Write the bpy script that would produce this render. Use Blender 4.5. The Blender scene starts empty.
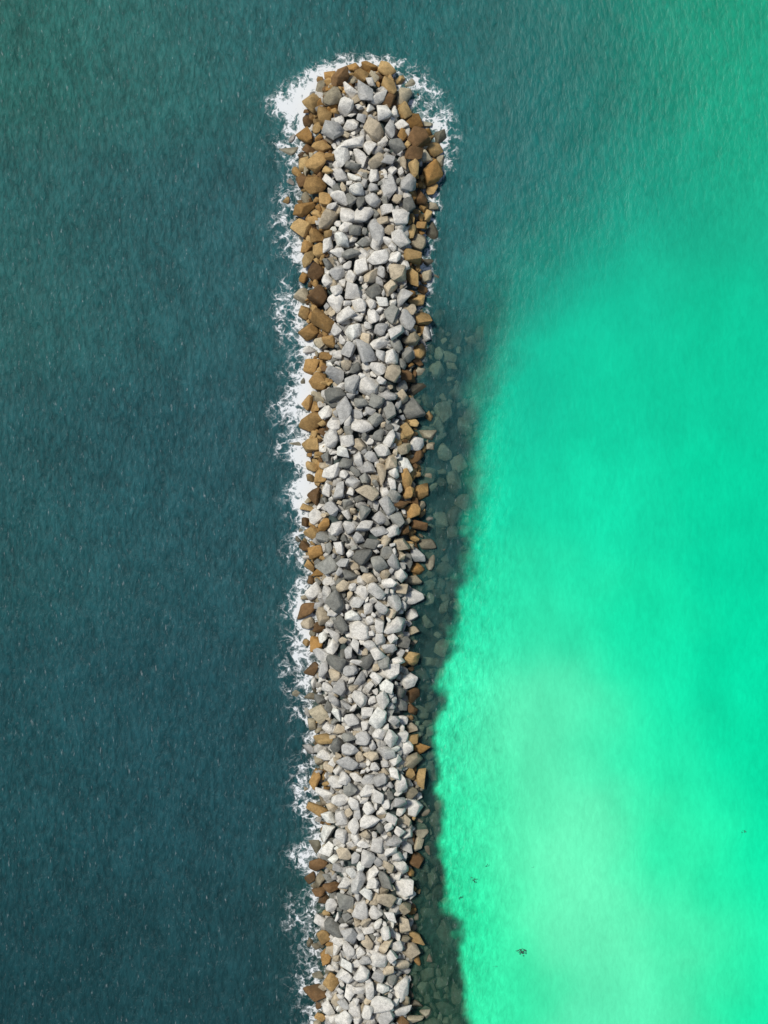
import bpy, bmesh, math, random
import numpy as np
from mathutils import Matrix, Vector, Euler
random.seed(11); rng=np.random.default_rng(11)
S=0.1  # metres per plan unit
def WX(u): return (u-384)*S
def WY(v): return (512-v)*S

# ---------------- helpers ----------------
_grids={}
def vnoise(x,y,seed):
    if seed not in _grids: _grids[seed]=np.random.default_rng(seed).random((256,256))
    g=_grids[seed]
    xi=np.floor(x).astype(int); yi=np.floor(y).astype(int)
    fx=x-xi; fy=y-yi; fx=fx*fx*fx*(fx*(fx*6-15)+10); fy=fy*fy*fy*(fy*(fy*6-15)+10)
    a=g[xi%256,yi%256]; b=g[(xi+1)%256,yi%256]; c=g[xi%256,(yi+1)%256]; d=g[(xi+1)%256,(yi+1)%256]
    return (a*(1-fx)+b*fx)*(1-fy)+(c*(1-fx)+d*fx)*fy
def fbm(x,y,scale,octs=4,seed=1):
    x=np.asarray(x,float)/scale; y=np.asarray(y,float)/scale; t=0;amp=1;n=0
    for o in range(octs):
        t=t+amp*vnoise(x*(2**o)+17.3*o,y*(2**o)+5.1*o,seed+o); n+=amp; amp*=.55
    return t/n
def sstep(a,b,x):
    t=np.clip((x-a)/(b-a),0,1); return t*t*(3-2*t)
def lin(c):
    c=np.array(c,float)/255
    return np.where(c<=.04045,c/12.92,((c+.055)/1.055)**2.4)
def hexl(h): return lin([int(h[i:i+2],16) for i in (0,2,4)])

# ---------------- plan outline ----------------
P=np.array([(60,362,366),(66,345,386),(80,327,400),(100,314,408),(125,308,420),(140,305,434),(160,300,436),(200,300,432),(240,302,428),
(280,304,425),(320,304,423),(360,309,418),(400,312,412),(440,310,421),(480,309,423),(520,306,422),(560,309,419),(600,309,414),
(640,313,411),(700,311,411),(750,314,418),(800,320,419),(850,323,417),(900,319,414),(950,322,414),(1024,318,411),(1300,318,410),(2200,320,410)],float)
def Lf(v): return np.interp(v,P[:,0],P[:,1])+ (fbm(v,v*0+3,17,2,40)-.5)*(12+8*sstep(160,110,v))
def Rf(v): return np.interp(v,P[:,0],P[:,2])+ (fbm(v,v*0+9,17,2,44)-.5)*(12+10*sstep(160,110,v))
C=np.array([(80,366,368),(100,343,388),(130,334,402),(160,330,408),(250,327,408),(300,328,411),(360,329,407),(400,327,404),(450,326,398),(550,320,409),(700,319,408),(800,328,411),(900,330,409),(1024,326,408),(2200,326,408)],float)
def CL(v): return np.interp(v,C[:,0],C[:,1])
def CR(v): return np.interp(v,C[:,0],C[:,2])
T=np.array([(-300,1300),(0,980),(100,850),(170,750),(200,695),(230,640),(260,585),(290,538),(320,508),(350,492),(400,483),(450,482),(500,479),(550,473),(590,464),(640,454),(700,447),(750,445),(800,443),(850,444),(900,450),(950,459),(1000,468),(1050,470),(2200,472)],float)
def Tf(v): return np.interp(v,T[:,0],T[:,1])
TW=np.array([(-300,420),(100,300),(200,230),(260,160),(300,105),(340,58),(400,30),(500,18),(600,9),(700,6),(1000,6),(2200,6)],float)

def rockheight(u,v):
    u=np.asarray(u,float); v=np.asarray(v,float)
    tip=(v-62)
    L=Lf(np.maximum(v,66)); R=Rf(np.maximum(v,66))
    inn=np.minimum(np.minimum(u-L,R-u),tip*1.0)
    h=np.where(inn>0,np.minimum(2.3,inn*S*.9),0)
    dr=np.maximum(u-R,0); dl=np.maximum(L-u,0); dt=np.maximum(62-v,0)
    d=np.sqrt(np.maximum(dr*.42,dl*.9)**2+(dt*.7)**2)
    return np.where(inn>0,h,-np.minimum(d*S,5.0))

# ---------------- materials ----------------
def newmat(n):
    m=bpy.data.materials.new(n); m.use_nodes=True; nt=m.node_tree
    for x in list(nt.nodes): nt.nodes.remove(x)
    return m,nt
def N(nt,t,**k):
    n=nt.nodes.new(t)
    for a,b in k.items(): setattr(n,a,b)
    return n
def math_(nt,op,a,b=None,clamp=False):
    n=N(nt,'ShaderNodeMath',operation=op); n.use_clamp=clamp
    for i,x in enumerate((a,b)):
        if x is None: continue
        if isinstance(x,(int,float)): n.inputs[i].default_value=x
        else: nt.links.new(x,n.inputs[i])
    return n.outputs[0]
def mixc(nt,f,a,b,blend='MIX'):
    n=N(nt,'ShaderNodeMix',data_type='RGBA',blend_type=blend)
    for i,x in ((0,f),(6,a),(7,b)):
        if isinstance(x,(int,float)): n.inputs[i].default_value=x
        elif isinstance(x,tuple): n.inputs[i].default_value=x
        else: nt.links.new(x,n.inputs[i])
    return n.outputs[2]
def maprange(nt,x,a,b,c=0,d=1,smooth=True):
    n=N(nt,'ShaderNodeMapRange'); 
    if smooth: n.interpolation_type='SMOOTHSTEP'
    for i,y in enumerate((x,a,b,c,d)):
        if isinstance(y,(int,float)): n.inputs[i].default_value=y
        else: nt.links.new(y,n.inputs[i])
    return n.outputs[0]
def noise(nt,vec,scale,detail=4,rough=.55,dist=0):
    n=N(nt,'ShaderNodeTexNoise'); n.inputs['Scale'].default_value=scale; n.inputs['Detail'].default_value=detail
    n.inputs['Roughness'].default_value=rough; n.inputs['Distortion'].default_value=dist
    nt.links.new(vec,n.inputs['Vector']); return n.outputs[0]
def mapping(nt,vec,rot=(0,0,0),sc=(1,1,1)):
    n=N(nt,'ShaderNodeMapping'); n.inputs['Rotation'].default_value=rot; n.inputs['Scale'].default_value=sc
    nt.links.new(vec,n.inputs[0]); return n.outputs[0]

# rock material
mr,nt=newmat('boulder_stone')
g=N(nt,'ShaderNodeNewGeometry'); pos=g.outputs['Position']
col=N(nt,'ShaderNodeAttribute',attribute_name='rock_color').outputs['Color']
n1=noise(nt,pos,2.2,4,.65); n2=noise(nt,pos,9,3,.7); n3=noise(nt,pos,.9,2)
v1=maprange(nt,n1,.3,.7,.76,1.14); v2=maprange(nt,n2,.3,.7,.80,1.12)
vv=math_(nt,'MULTIPLY',v1,v2)
cm=N(nt,'ShaderNodeVectorMath',operation='SCALE'); nt.links.new(col,cm.inputs[0]); nt.links.new(vv,cm.inputs['Scale'])
st=maprange(nt,n1,.58,.70,0,.4)
c2=mixc(nt,st,cm.outputs[0],(.16,.125,.08,1))
sep=N(nt,'ShaderNodeSeparateXYZ'); nt.links.new(pos,sep.inputs[0])
zz=math_(nt,'ADD',sep.outputs[2],math_(nt,'MULTIPLY',math_(nt,'SUBTRACT',n3,.5),.8))
wet=maprange(nt,zz,.0,.5,1,0)
under=maprange(nt,sep.outputs[2],-.25,-.05,1,0)
wetf=math_(nt,'MULTIPLY',wet,maprange(nt,under,0,1,.55,.2))
c3=mixc(nt,wetf,c2,(.05,.038,.018,1))
b=N(nt,'ShaderNodeBsdfPrincipled'); nt.links.new(c3,b.inputs['Base Color'])
nt.links.new(maprange(nt,wet,0,1,.9,.5),b.inputs['Roughness']); b.inputs['Specular IOR Level'].default_value=.25
bp=N(nt,'ShaderNodeBump'); bp.inputs['Strength'].default_value=.6; bp.inputs['Distance'].default_value=.12
nt.links.new(math_(nt,'ADD',n1,math_(nt,'MULTIPLY',n2,.4)),bp.inputs['Height']); nt.links.new(bp.outputs[0],b.inputs['Normal'])
o=N(nt,'ShaderNodeOutputMaterial'); nt.links.new(b.outputs[0],o.inputs[0])

# seabed material
ms,nt=newmat('seabed_sand')
g=N(nt,'ShaderNodeNewGeometry'); pos=g.outputs['Position']
rk=N(nt,'ShaderNodeAttribute',attribute_name='rocky').outputs['Fac']
ns=noise(nt,pos,.5,3)
sand=mixc(nt,ns,(.42,.38,.26,1),(.5,.46,.33,1)); rubble=mixc(nt,noise(nt,pos,1.5,3),(.02,.04,.042,1),(.09,.115,.10,1))  # dark rubble tone; under the boulders it doubles as painted gap shadow
b=N(nt,'ShaderNodeBsdfPrincipled'); b.inputs['Roughness'].default_value=.95
nt.links.new(mixc(nt,rk,sand,rubble),b.inputs['Base Color'])
o=N(nt,'ShaderNodeOutputMaterial'); nt.links.new(b.outputs[0],o.inputs[0])

# water material
mw,nt=newmat('sea_water')
g=N(nt,'ShaderNodeNewGeometry'); pos=g.outputs['Position']
wc=N(nt,'ShaderNodeAttribute',attribute_name='water_color').outputs['Color']
fo=N(nt,'ShaderNodeAttribute',attribute_name='foam').outputs['Fac']
op=N(nt,'ShaderNodeAttribute',attribute_name='opacity').outputs['Fac']
ch=N(nt,'ShaderNodeAttribute',attribute_name='chop').outputs['Fac']
m1=mapping(nt,pos,(0,0,math.radians(58)),(1.0,.42,1))
m2=mapping(nt,pos,(0,0,math.radians(35)),(1.0,.5,1))
m3=mapping(nt,pos,(0,0,math.radians(50)),(1.0,.3,1))
w1=noise(nt,m1,2.3,5,.70,.4); w2=noise(nt,m2,.5,3,.6,.3)
hgt=math_(nt,'ADD',math_(nt,'MULTIPLY',w1,.5),math_(nt,'MULTIPLY',w2,.8))
bp=N(nt,'ShaderNodeBump'); bp.inputs['Distance'].default_value=.55
nt.links.new(ch,bp.inputs['Strength']); nt.links.new(hgt,bp.inputs['Height'])
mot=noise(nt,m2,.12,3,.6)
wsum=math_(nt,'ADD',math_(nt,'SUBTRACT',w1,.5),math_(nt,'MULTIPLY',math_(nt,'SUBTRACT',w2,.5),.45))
mv=math_(nt,'MULTIPLY',maprange(nt,mot,.25,.75,.92,1.08),maprange(nt,math_(nt,'MULTIPLY',wsum,ch),-.13,.13,.72,1.36,False))  # mottling, plus light and dark wave shading painted into the water colour
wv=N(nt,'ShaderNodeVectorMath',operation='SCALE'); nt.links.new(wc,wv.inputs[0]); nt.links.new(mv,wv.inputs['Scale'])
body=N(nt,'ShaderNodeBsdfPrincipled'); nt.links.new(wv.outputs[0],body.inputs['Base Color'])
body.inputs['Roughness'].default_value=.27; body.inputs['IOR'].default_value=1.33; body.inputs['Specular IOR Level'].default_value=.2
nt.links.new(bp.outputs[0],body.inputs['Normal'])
tr=N(nt,'ShaderNodeBsdfTransparent'); tr.inputs[0].default_value=(.78,.93,.90,1)
mx=N(nt,'ShaderNodeMixShader'); nt.links.new(op,mx.inputs[0]); nt.links.new(tr.outputs[0],mx.inputs[1]); nt.links.new(body.outputs[0],mx.inputs[2])
# foam lace
dn=N(nt,'ShaderNodeTexNoise'); dn.inputs['Scale'].default_value=.8; dn.inputs['Detail'].default_value=3; nt.links.new(pos,dn.inputs['Vector'])
ds=N(nt,'ShaderNodeVectorMath',operation='SCALE'); nt.links.new(dn.outputs['Color'],ds.inputs[0]); ds.inputs['Scale'].default_value=2.0
da=N(nt,'ShaderNodeVectorMath',operation='ADD'); nt.links.new(pos,da.inputs[0]); nt.links.new(ds.outputs[0],da.inputs[1])
vo=N(nt,'ShaderNodeTexVoronoi',feature='DISTANCE_TO_EDGE'); vo.inputs['Scale'].default_value=1.3; nt.links.new(da.outputs[0],vo.inputs['Vector'])
lace=maprange(nt,vo.outputs['Distance'],0,.2,1,0)
fn=noise(nt,da.outputs[0],1.1,5,.72)
pat=math_(nt,'ADD',math_(nt,'MULTIPLY',maprange(nt,fn,.28,.72),.75),math_(nt,'MULTIPLY',lace,.25))
thr=math_(nt,'SUBTRACT',1.0,fo)
fd=math_(nt,'SUBTRACT',pat,thr)
fm=math_(nt,'ADD',math_(nt,'MULTIPLY',maprange(nt,fd,-.30,.1),.30),math_(nt,'MULTIPLY',maprange(nt,fd,-.02,.24),.68))
fm=math_(nt,'MULTIPLY',fm,maprange(nt,fo,.06,.35))
fl=maprange(nt,noise(nt,m3,3.4,3,.7),.60,.80,0,.26)
fl=math_(nt,'MULTIPLY',fl,maprange(nt,ch,.3,.75))
fm2=math_(nt,'MAXIMUM',fm,fl)
fb=N(nt,'ShaderNodeBsdfDiffuse'); fb.inputs[0].default_value=(.80,.81,.79,1)
mf=N(nt,'ShaderNodeMixShader'); nt.links.new(math_(nt,'MULTIPLY',fm2,.95),mf.inputs[0]); nt.links.new(mx.outputs[0],mf.inputs[1]); nt.links.new(fb.outputs[0],mf.inputs[2])
o=N(nt,'ShaderNodeOutputMaterial'); nt.links.new(mf.outputs[0],o.inputs[0])

# seaweed
mg,nt=newmat('seaweed')
g=N(nt,'ShaderNodeNewGeometry')
b=N(nt,'ShaderNodeBsdfPrincipled'); nt.links.new(mixc(nt,noise(nt,g.outputs['Position'],6,3),(.01,.05,.03,1),(.03,.14,.08,1)),b.inputs['Base Color']); b.inputs['Roughness'].default_value=.6
o=N(nt,'ShaderNodeOutputMaterial'); nt.links.new(b.outputs[0],o.inputs[0])

# ---------------- grid sheets ----------------
def axis(lo,hi,step,far):
    a=list(np.arange(lo,hi+step/2,step)); d=step; x=hi; up=[]
    while x<far: d*=1.35; x+=d; up.append(x)
    d=step; x=lo; dn=[]
    while x>-far: d*=1.35; x-=d; dn.append(x)
    return np.array(dn[::-1]+a+up)
def sheet(name,xs,ys,zf,attrs,mat):
    X,Y=np.meshgrid(xs,ys); Z=zf(X,Y)
    nx,ny=len(xs),len(ys); co=np.stack([X,Y,Z],-1).reshape(-1,3)
    i=np.arange(ny-1)[:,None]*nx+np.arange(nx-1)[None,:]
    q=np.stack([i,i+1,i+nx+1,i+nx],-1).reshape(-1)
    me=bpy.data.meshes.new(name); me.vertices.add(len(co)); me.vertices.foreach_set('co',co.ravel())
    nf=len(q)//4; me.loops.add(len(q)); me.loops.foreach_set('vertex_index',q)
    me.polygons.add(nf); me.polygons.foreach_set('loop_start',np.arange(nf)*4)
    me.polygons.foreach_set('use_smooth',np.ones(nf,bool))
    me.update()
    U=X.ravel()/S+384; V=512-Y.ravel()/S
    for an,(ty,f) in attrs.items():
        d=f(U,V); a=me.attributes.new(an,ty,'POINT')
        if ty=='FLOAT': a.data.foreach_set('value',d.astype(np.float32))
        else: a.data.foreach_set('color',np.concatenate([d,np.ones((len(d),1))],1).astype(np.float32).ravel())
    me.materials.append(mat); ob=bpy.data.objects.new(name,me); bpy.context.collection.objects.link(ob); return ob

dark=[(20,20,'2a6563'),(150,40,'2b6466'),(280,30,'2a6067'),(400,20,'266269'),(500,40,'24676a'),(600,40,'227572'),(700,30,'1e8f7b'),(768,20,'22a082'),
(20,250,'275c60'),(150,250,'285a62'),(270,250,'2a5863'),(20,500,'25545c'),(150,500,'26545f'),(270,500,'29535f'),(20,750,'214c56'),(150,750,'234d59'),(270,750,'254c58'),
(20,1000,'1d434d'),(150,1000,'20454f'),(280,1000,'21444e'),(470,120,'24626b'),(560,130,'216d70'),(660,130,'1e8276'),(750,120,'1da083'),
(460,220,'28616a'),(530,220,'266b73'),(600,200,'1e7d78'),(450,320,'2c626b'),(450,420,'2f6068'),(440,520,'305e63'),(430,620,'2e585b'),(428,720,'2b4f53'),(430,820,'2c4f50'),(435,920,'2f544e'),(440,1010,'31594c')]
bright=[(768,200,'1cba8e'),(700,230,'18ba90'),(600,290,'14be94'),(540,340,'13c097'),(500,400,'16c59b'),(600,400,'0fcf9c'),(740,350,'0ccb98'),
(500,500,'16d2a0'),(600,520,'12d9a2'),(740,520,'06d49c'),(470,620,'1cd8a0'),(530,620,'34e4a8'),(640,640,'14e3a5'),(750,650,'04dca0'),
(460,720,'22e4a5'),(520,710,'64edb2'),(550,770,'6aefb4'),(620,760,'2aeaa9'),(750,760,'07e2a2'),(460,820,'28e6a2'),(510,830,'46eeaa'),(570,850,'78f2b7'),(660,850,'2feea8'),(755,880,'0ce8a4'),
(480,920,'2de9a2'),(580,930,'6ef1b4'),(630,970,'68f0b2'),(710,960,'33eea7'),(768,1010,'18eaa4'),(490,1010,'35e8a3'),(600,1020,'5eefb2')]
WL=1.10 # daylight level compensation
def shep(U,V,pts,s):
    num=0;den=1e-12
    for (a,b_,h) in pts:
        w=np.exp(-((U-a)**2+(V-b_)**2)/(2*s*s))+1e-7/(1+((U-a)**2+(V-b_)**2)/1e4)
        num=num+w[:,None]*hexl(h)[None,:]; den=den+w
    return num/den[:,None]
def Uc(U,V): return np.clip(U,-40,810),np.clip(V,-30,1060)
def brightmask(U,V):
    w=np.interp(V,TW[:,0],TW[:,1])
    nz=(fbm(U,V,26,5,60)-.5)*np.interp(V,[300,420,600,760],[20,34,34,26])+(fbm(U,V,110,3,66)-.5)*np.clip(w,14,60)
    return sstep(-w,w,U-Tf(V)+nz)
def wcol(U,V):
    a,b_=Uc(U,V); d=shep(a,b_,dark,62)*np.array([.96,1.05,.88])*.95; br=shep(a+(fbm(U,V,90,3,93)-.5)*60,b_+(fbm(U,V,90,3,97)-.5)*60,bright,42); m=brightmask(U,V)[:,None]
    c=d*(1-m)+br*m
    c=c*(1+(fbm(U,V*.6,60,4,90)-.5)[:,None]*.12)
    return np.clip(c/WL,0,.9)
def opac(U,V):
    R=Rf(np.maximum(V,66)); d=U-R; tw=np.maximum(Tf(V)-R,10)
    q=np.minimum(tw,74)
    o=.32+.34*np.clip(d/q,0,1)+(fbm(U,V,38,3,130)-.5)*.45
    o=np.clip(o,.22,.9)
    far=sstep(.8,1.35,d/q)
    o=o*(1-far)+.985*far
    top=sstep(430,250,V)
    o=np.maximum(o,top*np.clip(.70+d/90,0,.985))
    dl=Lf(np.maximum(V,66))-U
    ol=np.clip(.5+dl/30,.5,.985)
    o=np.where(U<360,ol,o)
    ot=np.clip(.6+(66-V)/50,0,.985); o=np.where(V<66,np.maximum(o,ot),o)
    o=np.maximum(o,brightmask(U,V)*.96)
    return o
SY=np.array([(0,0),(60,.0),(72,.78),(110,.86),(150,.66),(200,.46),(240,.55),(300,.58),(345,.7),(380,.92),(430,.82),(470,.86),(520,.66),(560,.62),(590,.6),(615,.86),(665,.84),(690,.5),(760,.38),(800,.46),(850,.56),(900,.46),(960,.52),(1030,.45),(2200,.45)])
SW=np.array([(60,24),(110,20),(150,13),(200,8),(280,11),(350,17),(390,22),(450,17),(560,12),(620,20),(670,18),(700,12),(760,11),(820,22),(900,18),(1030,17),(2200,16)])
def foam(U,V):
    L=Lf(np.maximum(V,66)); R=Rf(np.maximum(V,66))
    dl=L-U
    w=np.interp(V,SW[:,0],SW[:,1])*(.35+1.3*fbm(V,V*0+1,26,3,70))
    s=np.interp(V,SY[:,0],SY[:,1])*(.45+1.0*fbm(U*.7,V,26,3,75))
    f=s*np.exp(-(np.maximum(dl-w*.35,0)/w)**2)*(dl>-26)*(U<365)*(V>70)
    f=np.maximum(f,(.04+.62*fbm(U,V,34,2,88))*np.exp(-(np.maximum(dl-12,0)/(w*.8+12))**2)*(dl>-20)*(U<340)*sstep(70,110,V))
    cx,cy=368,138; deg=np.degrees(np.arctan2(-(V-cy),(U-cx)))
    rr=np.hypot(U-cx,V-cy)
    sa=np.interp(deg,[-60,-40,-15,10,40,65,80,100,125,160,180],[0,.42,.60,.52,.46,.5,.66,.86,.96,.85,.6])
    sw=np.interp(deg,[-180,0,60,90,130,180],[14,20,22,13,18,14])
    fh=sa*(.50+.95*fbm(U,V,17,3,77))*np.exp(-(np.maximum(rr-71,0)/sw)**2)
    f=np.maximum(f,fh*(V<230))
    s2=np.interp(V,[85,100,140,200,260,340,400],[0,.5,.58,.50,.46,.38,0]); dr=U-R
    f=np.maximum(f,s2*(.6+.8*fbm(U,V,18,3,79))*np.exp(-(np.maximum(dr-2,0)/8)**2)*(dr>-20)*(V>80))
    return np.clip(f,0,.97)
def chop(U,V):
    lee=sstep(0,120,U-420)
    c=.8*(1-lee)+lee*(.42-.27*brightmask(U,V))
    return c*(.8+.4*fbm(U,V,160,3,82))
xs=axis(-40,40,.2,3000); ys=axis(-53,53,.2,3000)
def wz(X,Y):
    a=np.where(X<0,1,.4); return (fbm(X+.6*Y,Y*.4,5,3,95)-.5)*.16*a*np.exp(-(np.hypot(X,Y)/150)**2)
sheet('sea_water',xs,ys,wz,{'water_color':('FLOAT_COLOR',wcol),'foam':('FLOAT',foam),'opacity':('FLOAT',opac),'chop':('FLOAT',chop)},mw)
xs=axis(-20,20,.5,3000); ys=axis(-60,60,.5,3000)
def sz(X,Y):
    U=X/S+384; V=512-Y/S; h=rockheight(U,V)
    return h-1.0+ (fbm(X,Y,2,3,101)-.5)*.4
def rocky(U,V): return sstep(-3.9,-3.4,rockheight(U,V))*(1-brightmask(U,V))
sheet('seabed',xs,ys,sz,{'rocky':('FLOAT',rocky)},ms)

# ---------------- boulder templates ----------------
temps=[]
for k in range(80):
    bm=bmesh.new(); n=random.randint(6,11); pts=[]
    boxy=random.random()
    for _ in range(n):
        v=Vector((random.gauss(0,1),random.gauss(0,1),random.gauss(0,1))).normalized()
        m=max(abs(v.x),abs(v.y),abs(v.z)); v=v.lerp(v/m*.85,boxy)*random.uniform(.78,1.12); pts.append(v)
    for sx in(-1,1):
        for sy in(-1,1):
            for sz_ in(-1,1):
                if random.random()<.75: pts.append(Vector((sx,sy,sz_))*random.uniform(.42,.70))
    vs=[bm.verts.new(p) for p in pts]
    bmesh.ops.convex_hull(bm,input=vs)
    for v in [v for v in bm.verts if not v.link_faces]: bm.verts.remove(v)
    bmesh.ops.dissolve_limit(bm,angle_limit=.33,verts=bm.verts,edges=bm.edges)
    bmesh.ops.bevel(bm,geom=list(bm.edges)+list(bm.verts),offset=.085,segments=2,profile=.5,affect='EDGES',clamp_overlap=True)
    bmesh.ops.triangulate(bm,faces=[f for f in bm.faces if len(f.verts)>4])
    for v in bm.verts: v.co+=v.co.normalized()*random.uniform(-.02,.02)
    bm.verts.index_update()
    co=np.array([v.co[:] for v in bm.verts]); co-=co.mean(0)
    fc=[[v.index for v in f.verts] for f in bm.faces]; bm.free()
    r=np.hypot(co[:,0],co[:,1]).max(); co/=r*.92
    temps.append((co,np.concatenate(fc),np.array([len(f) for f in fc])))

# ---------------- packing ----------------
cell=12; grid={}
def ok(u,v,r,k):
    gi,gj=int(u//cell),int(v//cell)
    for a in range(gi-2,gi+3):
        for b_ in range(gj-2,gj+3):
            for (x,y,q) in grid.get((a,b_),()):
                if (x-u)**2+(y-v)**2<(k*(q+r))**2: return False
    return True
def put(u,v,r): grid.setdefault((int(u//cell),int(v//cell)),[]).append((u,v,r))
VMAX=1450
rocks=[]
for (r,tries) in ((10.4,700),(8.8,3000),(7.3,8000),(6.0,15000),(4.9,22000),(3.8,26000),(2.9,26000)):
    U=rng.uniform(285,484,tries); V=rng.uniform(58,VMAX,tries); rr=r*rng.uniform(.88,1.12,tries)
    L=Lf(V);R=Rf(V);TT=np.minimum(Tf(V),R+70); H=rockheight(U,V); DN=fbm(U,V,24,2,160); CLv=CL(V); CRv=CR(V)
    for i in range(tries):
        u,v,q=U[i],V[i],rr[i]
        core=CLv[i]<u<CRv[i]
        if r>10 and ((v>430 and random.random()<.85) or (core and random.random()<.75)): continue
        if 8<r<10 and ((v>560 and random.random()<.7) or (core and random.random()<.4)): continue
        if 7<r<8 and v>600 and random.random()<.45: continue
        inn=min(u-L[i],R[i]-u)
        if inn<-2:
            if u<L[i]:
                if L[i]-u>14 or random.random()>.10: continue
            else:
                d=u-R[i]
                if d>TT[i]-R[i]+2 or v<330 and d>22: continue
                if d<10 and random.random()>.4: continue
                if DN[i]<.36+.1*random.random(): continue
        if v<64+abs(u-366)*.35: continue
        if ok(u,v,q,.77):
            put(u,v,q); z=H[i]
            if inn>=-2: z+= (-.1+ (q-4)*.03)+random.uniform(-.18,.42)
            else:
                d=(u-R[i]) if u>R[i] else (L[i]-u)
                z=-.10-q*S*.45 - d*.02 + random.uniform(-.5,.1)
                if d<14 and random.random()<.35: z+=.4
            rocks.append((u,v,z,q,0))
nb=4800
U=rng.uniform(290,440,nb);V=rng.uniform(66,VMAX,nb);H=rockheight(U,V);L=Lf(V);R=Rf(V)
for i in range(nb):
    if L[i]-3<U[i]<R[i]+4 and V[i]>68+abs(U[i]-366)*.35: rocks.append((U[i],V[i],H[i]-.6+random.uniform(-.15,.2),random.uniform(3.4,6.3),1))
print('ROCKS',len(rocks))

def pick(u,v,z,kind):
    cl,cr=float(CL(v)),float(CR(v))
    e=max(cl-u,u-cr)+random.gauss(0,3.5)
    if v<94: e=max(e,4+random.gauss(0,4))
    lower=min(max((v-(430 if u<cl else 340))/(220 if u<cl else 140),0),1)
    if e>0 and random.random()<.94-.16*lower:
        t=random.random()
        a=np.array((.35,.19,.058)); b_=np.array((.50,.345,.15)); c_=np.array((.15,.085,.036)); d_=np.array((.42,.36,.24))
        col=a*(1-t)+b_*t
        q=random.random()
        if q<.22: col=c_*random.uniform(.8,1.4)
        elif q<.32+.33*lower: col=d_*random.uniform(.6,1.25)
        col=col*random.uniform(.7,1.2)
    else:
        t=random.random()
        gz=float(fbm(np.array([u]),np.array([v]),70,2,150)[0])
        midgrey=math.exp(-((v-530)/90)**2)
        pd=.11+.24*midgrey+(gz-.5)*.4
        if t<pd: base=np.array((.27,.265,.225))*random.uniform(.6,1.25)
        elif t<pd+.15: base=np.array((.54,.45,.31))*random.uniform(.8,1.15)
        elif t<pd+.35: base=np.array((.46,.445,.40))*random.uniform(.85,1.15)
        else: base=np.array((.74,.70,.61))*random.uniform(.84,1.1)
        col=base
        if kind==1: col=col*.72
    if z<-.15: col=np.array((.36,.33,.23))*random.uniform(.3,1.4)
    return np.clip(col,0,.78)
VC=[];LI=[];LS=[];CO=[];off=0
for (u,v,z,r,k) in rocks:
    co,li,ln=temps[random.randrange(len(temps))]
    a=random.uniform(.98,1.36); b_=random.uniform(.70,1.0); c_=random.uniform(.55,.85)
    M=np.array(Euler((random.gauss(0,.25),random.gauss(0,.25),random.uniform(0,6.283))).to_matrix())
    M0=np.array(Euler((random.choice((0,1.57,3.14,.7)),random.choice((0,1.57,.6)),random.uniform(0,6.28))).to_matrix())
    p=(co@M0.T)*np.array((a,b_,c_))*r*S*1.06
    p=p@M.T+np.array((WX(u),WY(v),z))
    VC.append(p); LI.append(li+off); LS.append(ln); off+=len(co)
    CO.append(np.repeat(np.append(pick(u,v,z,k),1)[None,:],len(co),0))
VC=np.concatenate(VC);LI=np.concatenate(LI);LS=np.concatenate(LS);CO=np.concatenate(CO)
me=bpy.data.meshes.new('breakwater_boulders'); me.vertices.add(len(VC)); me.vertices.foreach_set('co',VC.ravel())
me.loops.add(len(LI)); me.loops.foreach_set('vertex_index',LI.astype(np.int32)); me.polygons.add(len(LS))
me.polygons.foreach_set('loop_start',np.concatenate([[0],np.cumsum(LS)[:-1]]).astype(np.int32)); me.update()
at=me.attributes.new('rock_color','FLOAT_COLOR','POINT'); at.data.foreach_set('color',CO.astype(np.float32).ravel())
me.validate(); me.materials.append(mr)
ob=bpy.data.objects.new('breakwater_boulders',me); bpy.context.collection.objects.link(ob)

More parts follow.
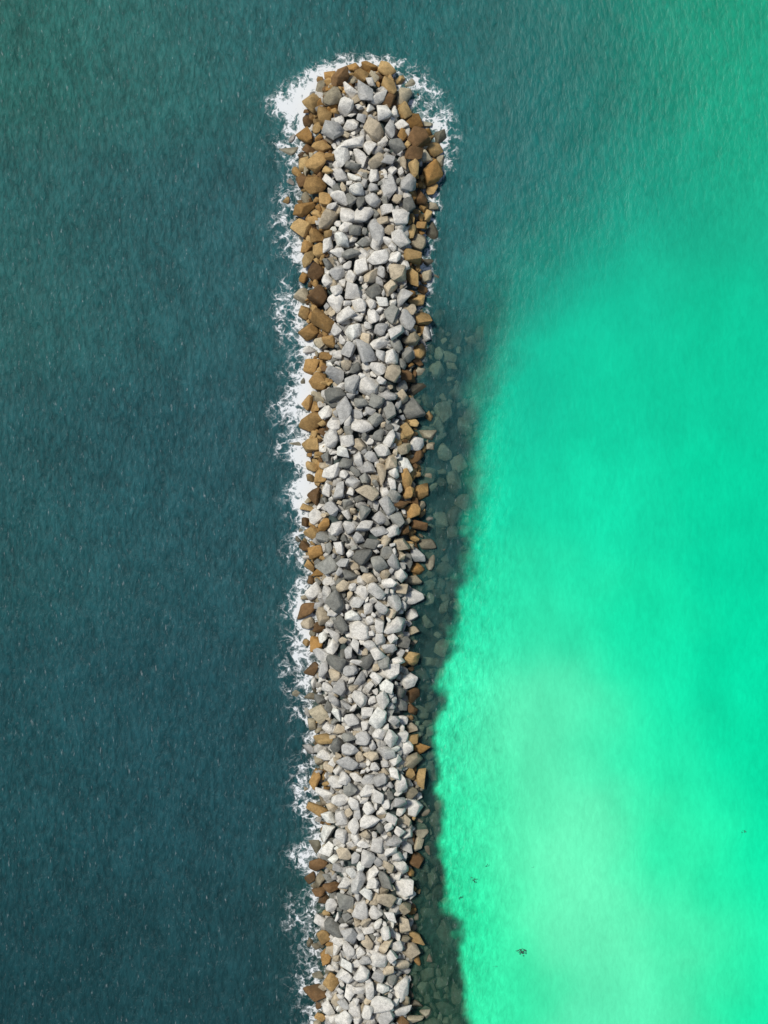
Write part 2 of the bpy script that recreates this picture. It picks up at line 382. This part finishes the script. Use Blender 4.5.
# ---------------- drifting seaweed ----------------
def weed(u,v,size,n):
    bm=bmesh.new()
    for _ in range(n):
        x,y=random.gauss(0,size*.45),random.gauss(0,size*.28); a=random.uniform(0,6.28); l=size*random.uniform(.25,.6); w=size*random.uniform(.05,.12)
        pr=None
        for s in range(5):
            t=s/4; ww=w*(1-t*.8)*(.6+.8*random.random()); a+=random.uniform(-.5,.5); z=.10+.03*math.sin(t*3)+random.uniform(0,.03)
            A=bm.verts.new((x-ww*math.sin(a),y+ww*math.cos(a),z)); B=bm.verts.new((x+ww*math.sin(a),y-ww*math.cos(a),z+.01))
            if pr: bm.faces.new((pr[0],pr[1],B,A))
            pr=(A,B); x+=l/4*math.cos(a); y+=l/4*math.sin(a)
    m=bpy.data.meshes.new('seaweed'); bm.to_mesh(m); bm.free(); m.materials.append(mg)
    o=bpy.data.objects.new('floating_seaweed',m); o.location=(WX(u),WY(v),0); bpy.context.collection.objects.link(o)
for (u,v,s,n) in ((522,951,.55,26),(474,880,.38,14),(461,897,.33,11),(487,866,.28,8),(743,831,.28,9),(495,966,.2,6),(533,867,.16,4),(455,868,.2,5)): weed(u,v,s,n)

# ---------------- light and camera ----------------
el,az=math.radians(58),math.radians(-50)
d=Vector((math.cos(el)*math.sin(az),math.cos(el)*math.cos(az),math.sin(el)))
sl=bpy.data.lights.new('sun','SUN'); sl.energy=3.2; sl.angle=math.radians(10); sl.color=(1,.97,.91)
so=bpy.data.objects.new('sun',sl); so.rotation_euler=d.to_track_quat('Z','Y').to_euler(); bpy.context.collection.objects.link(so)
w=bpy.data.worlds.new('World'); bpy.context.scene.world=w; w.use_nodes=True; nt=w.node_tree
sk=nt.nodes.new('ShaderNodeTexSky'); sk.sky_type='NISHITA'; sk.sun_disc=False; sk.sun_elevation=el; sk.sun_rotation=az
bg=nt.nodes['Background']; nt.links.new(sk.outputs[0],bg.inputs[0]); bg.inputs[1].default_value=.09
cd=bpy.data.cameras.new('camera'); co=bpy.data.objects.new('camera',cd); bpy.context.collection.objects.link(co)
co.location=(0,0,130); cd.sensor_fit='VERTICAL'; cd.sensor_height=24; cd.lens=12*130/51.2; cd.clip_end=9000
bpy.context.scene.camera=co
sc=bpy.context.scene; sc.view_settings.view_transform='Standard'; sc.view_settings.look='None'; sc.view_settings.exposure=0
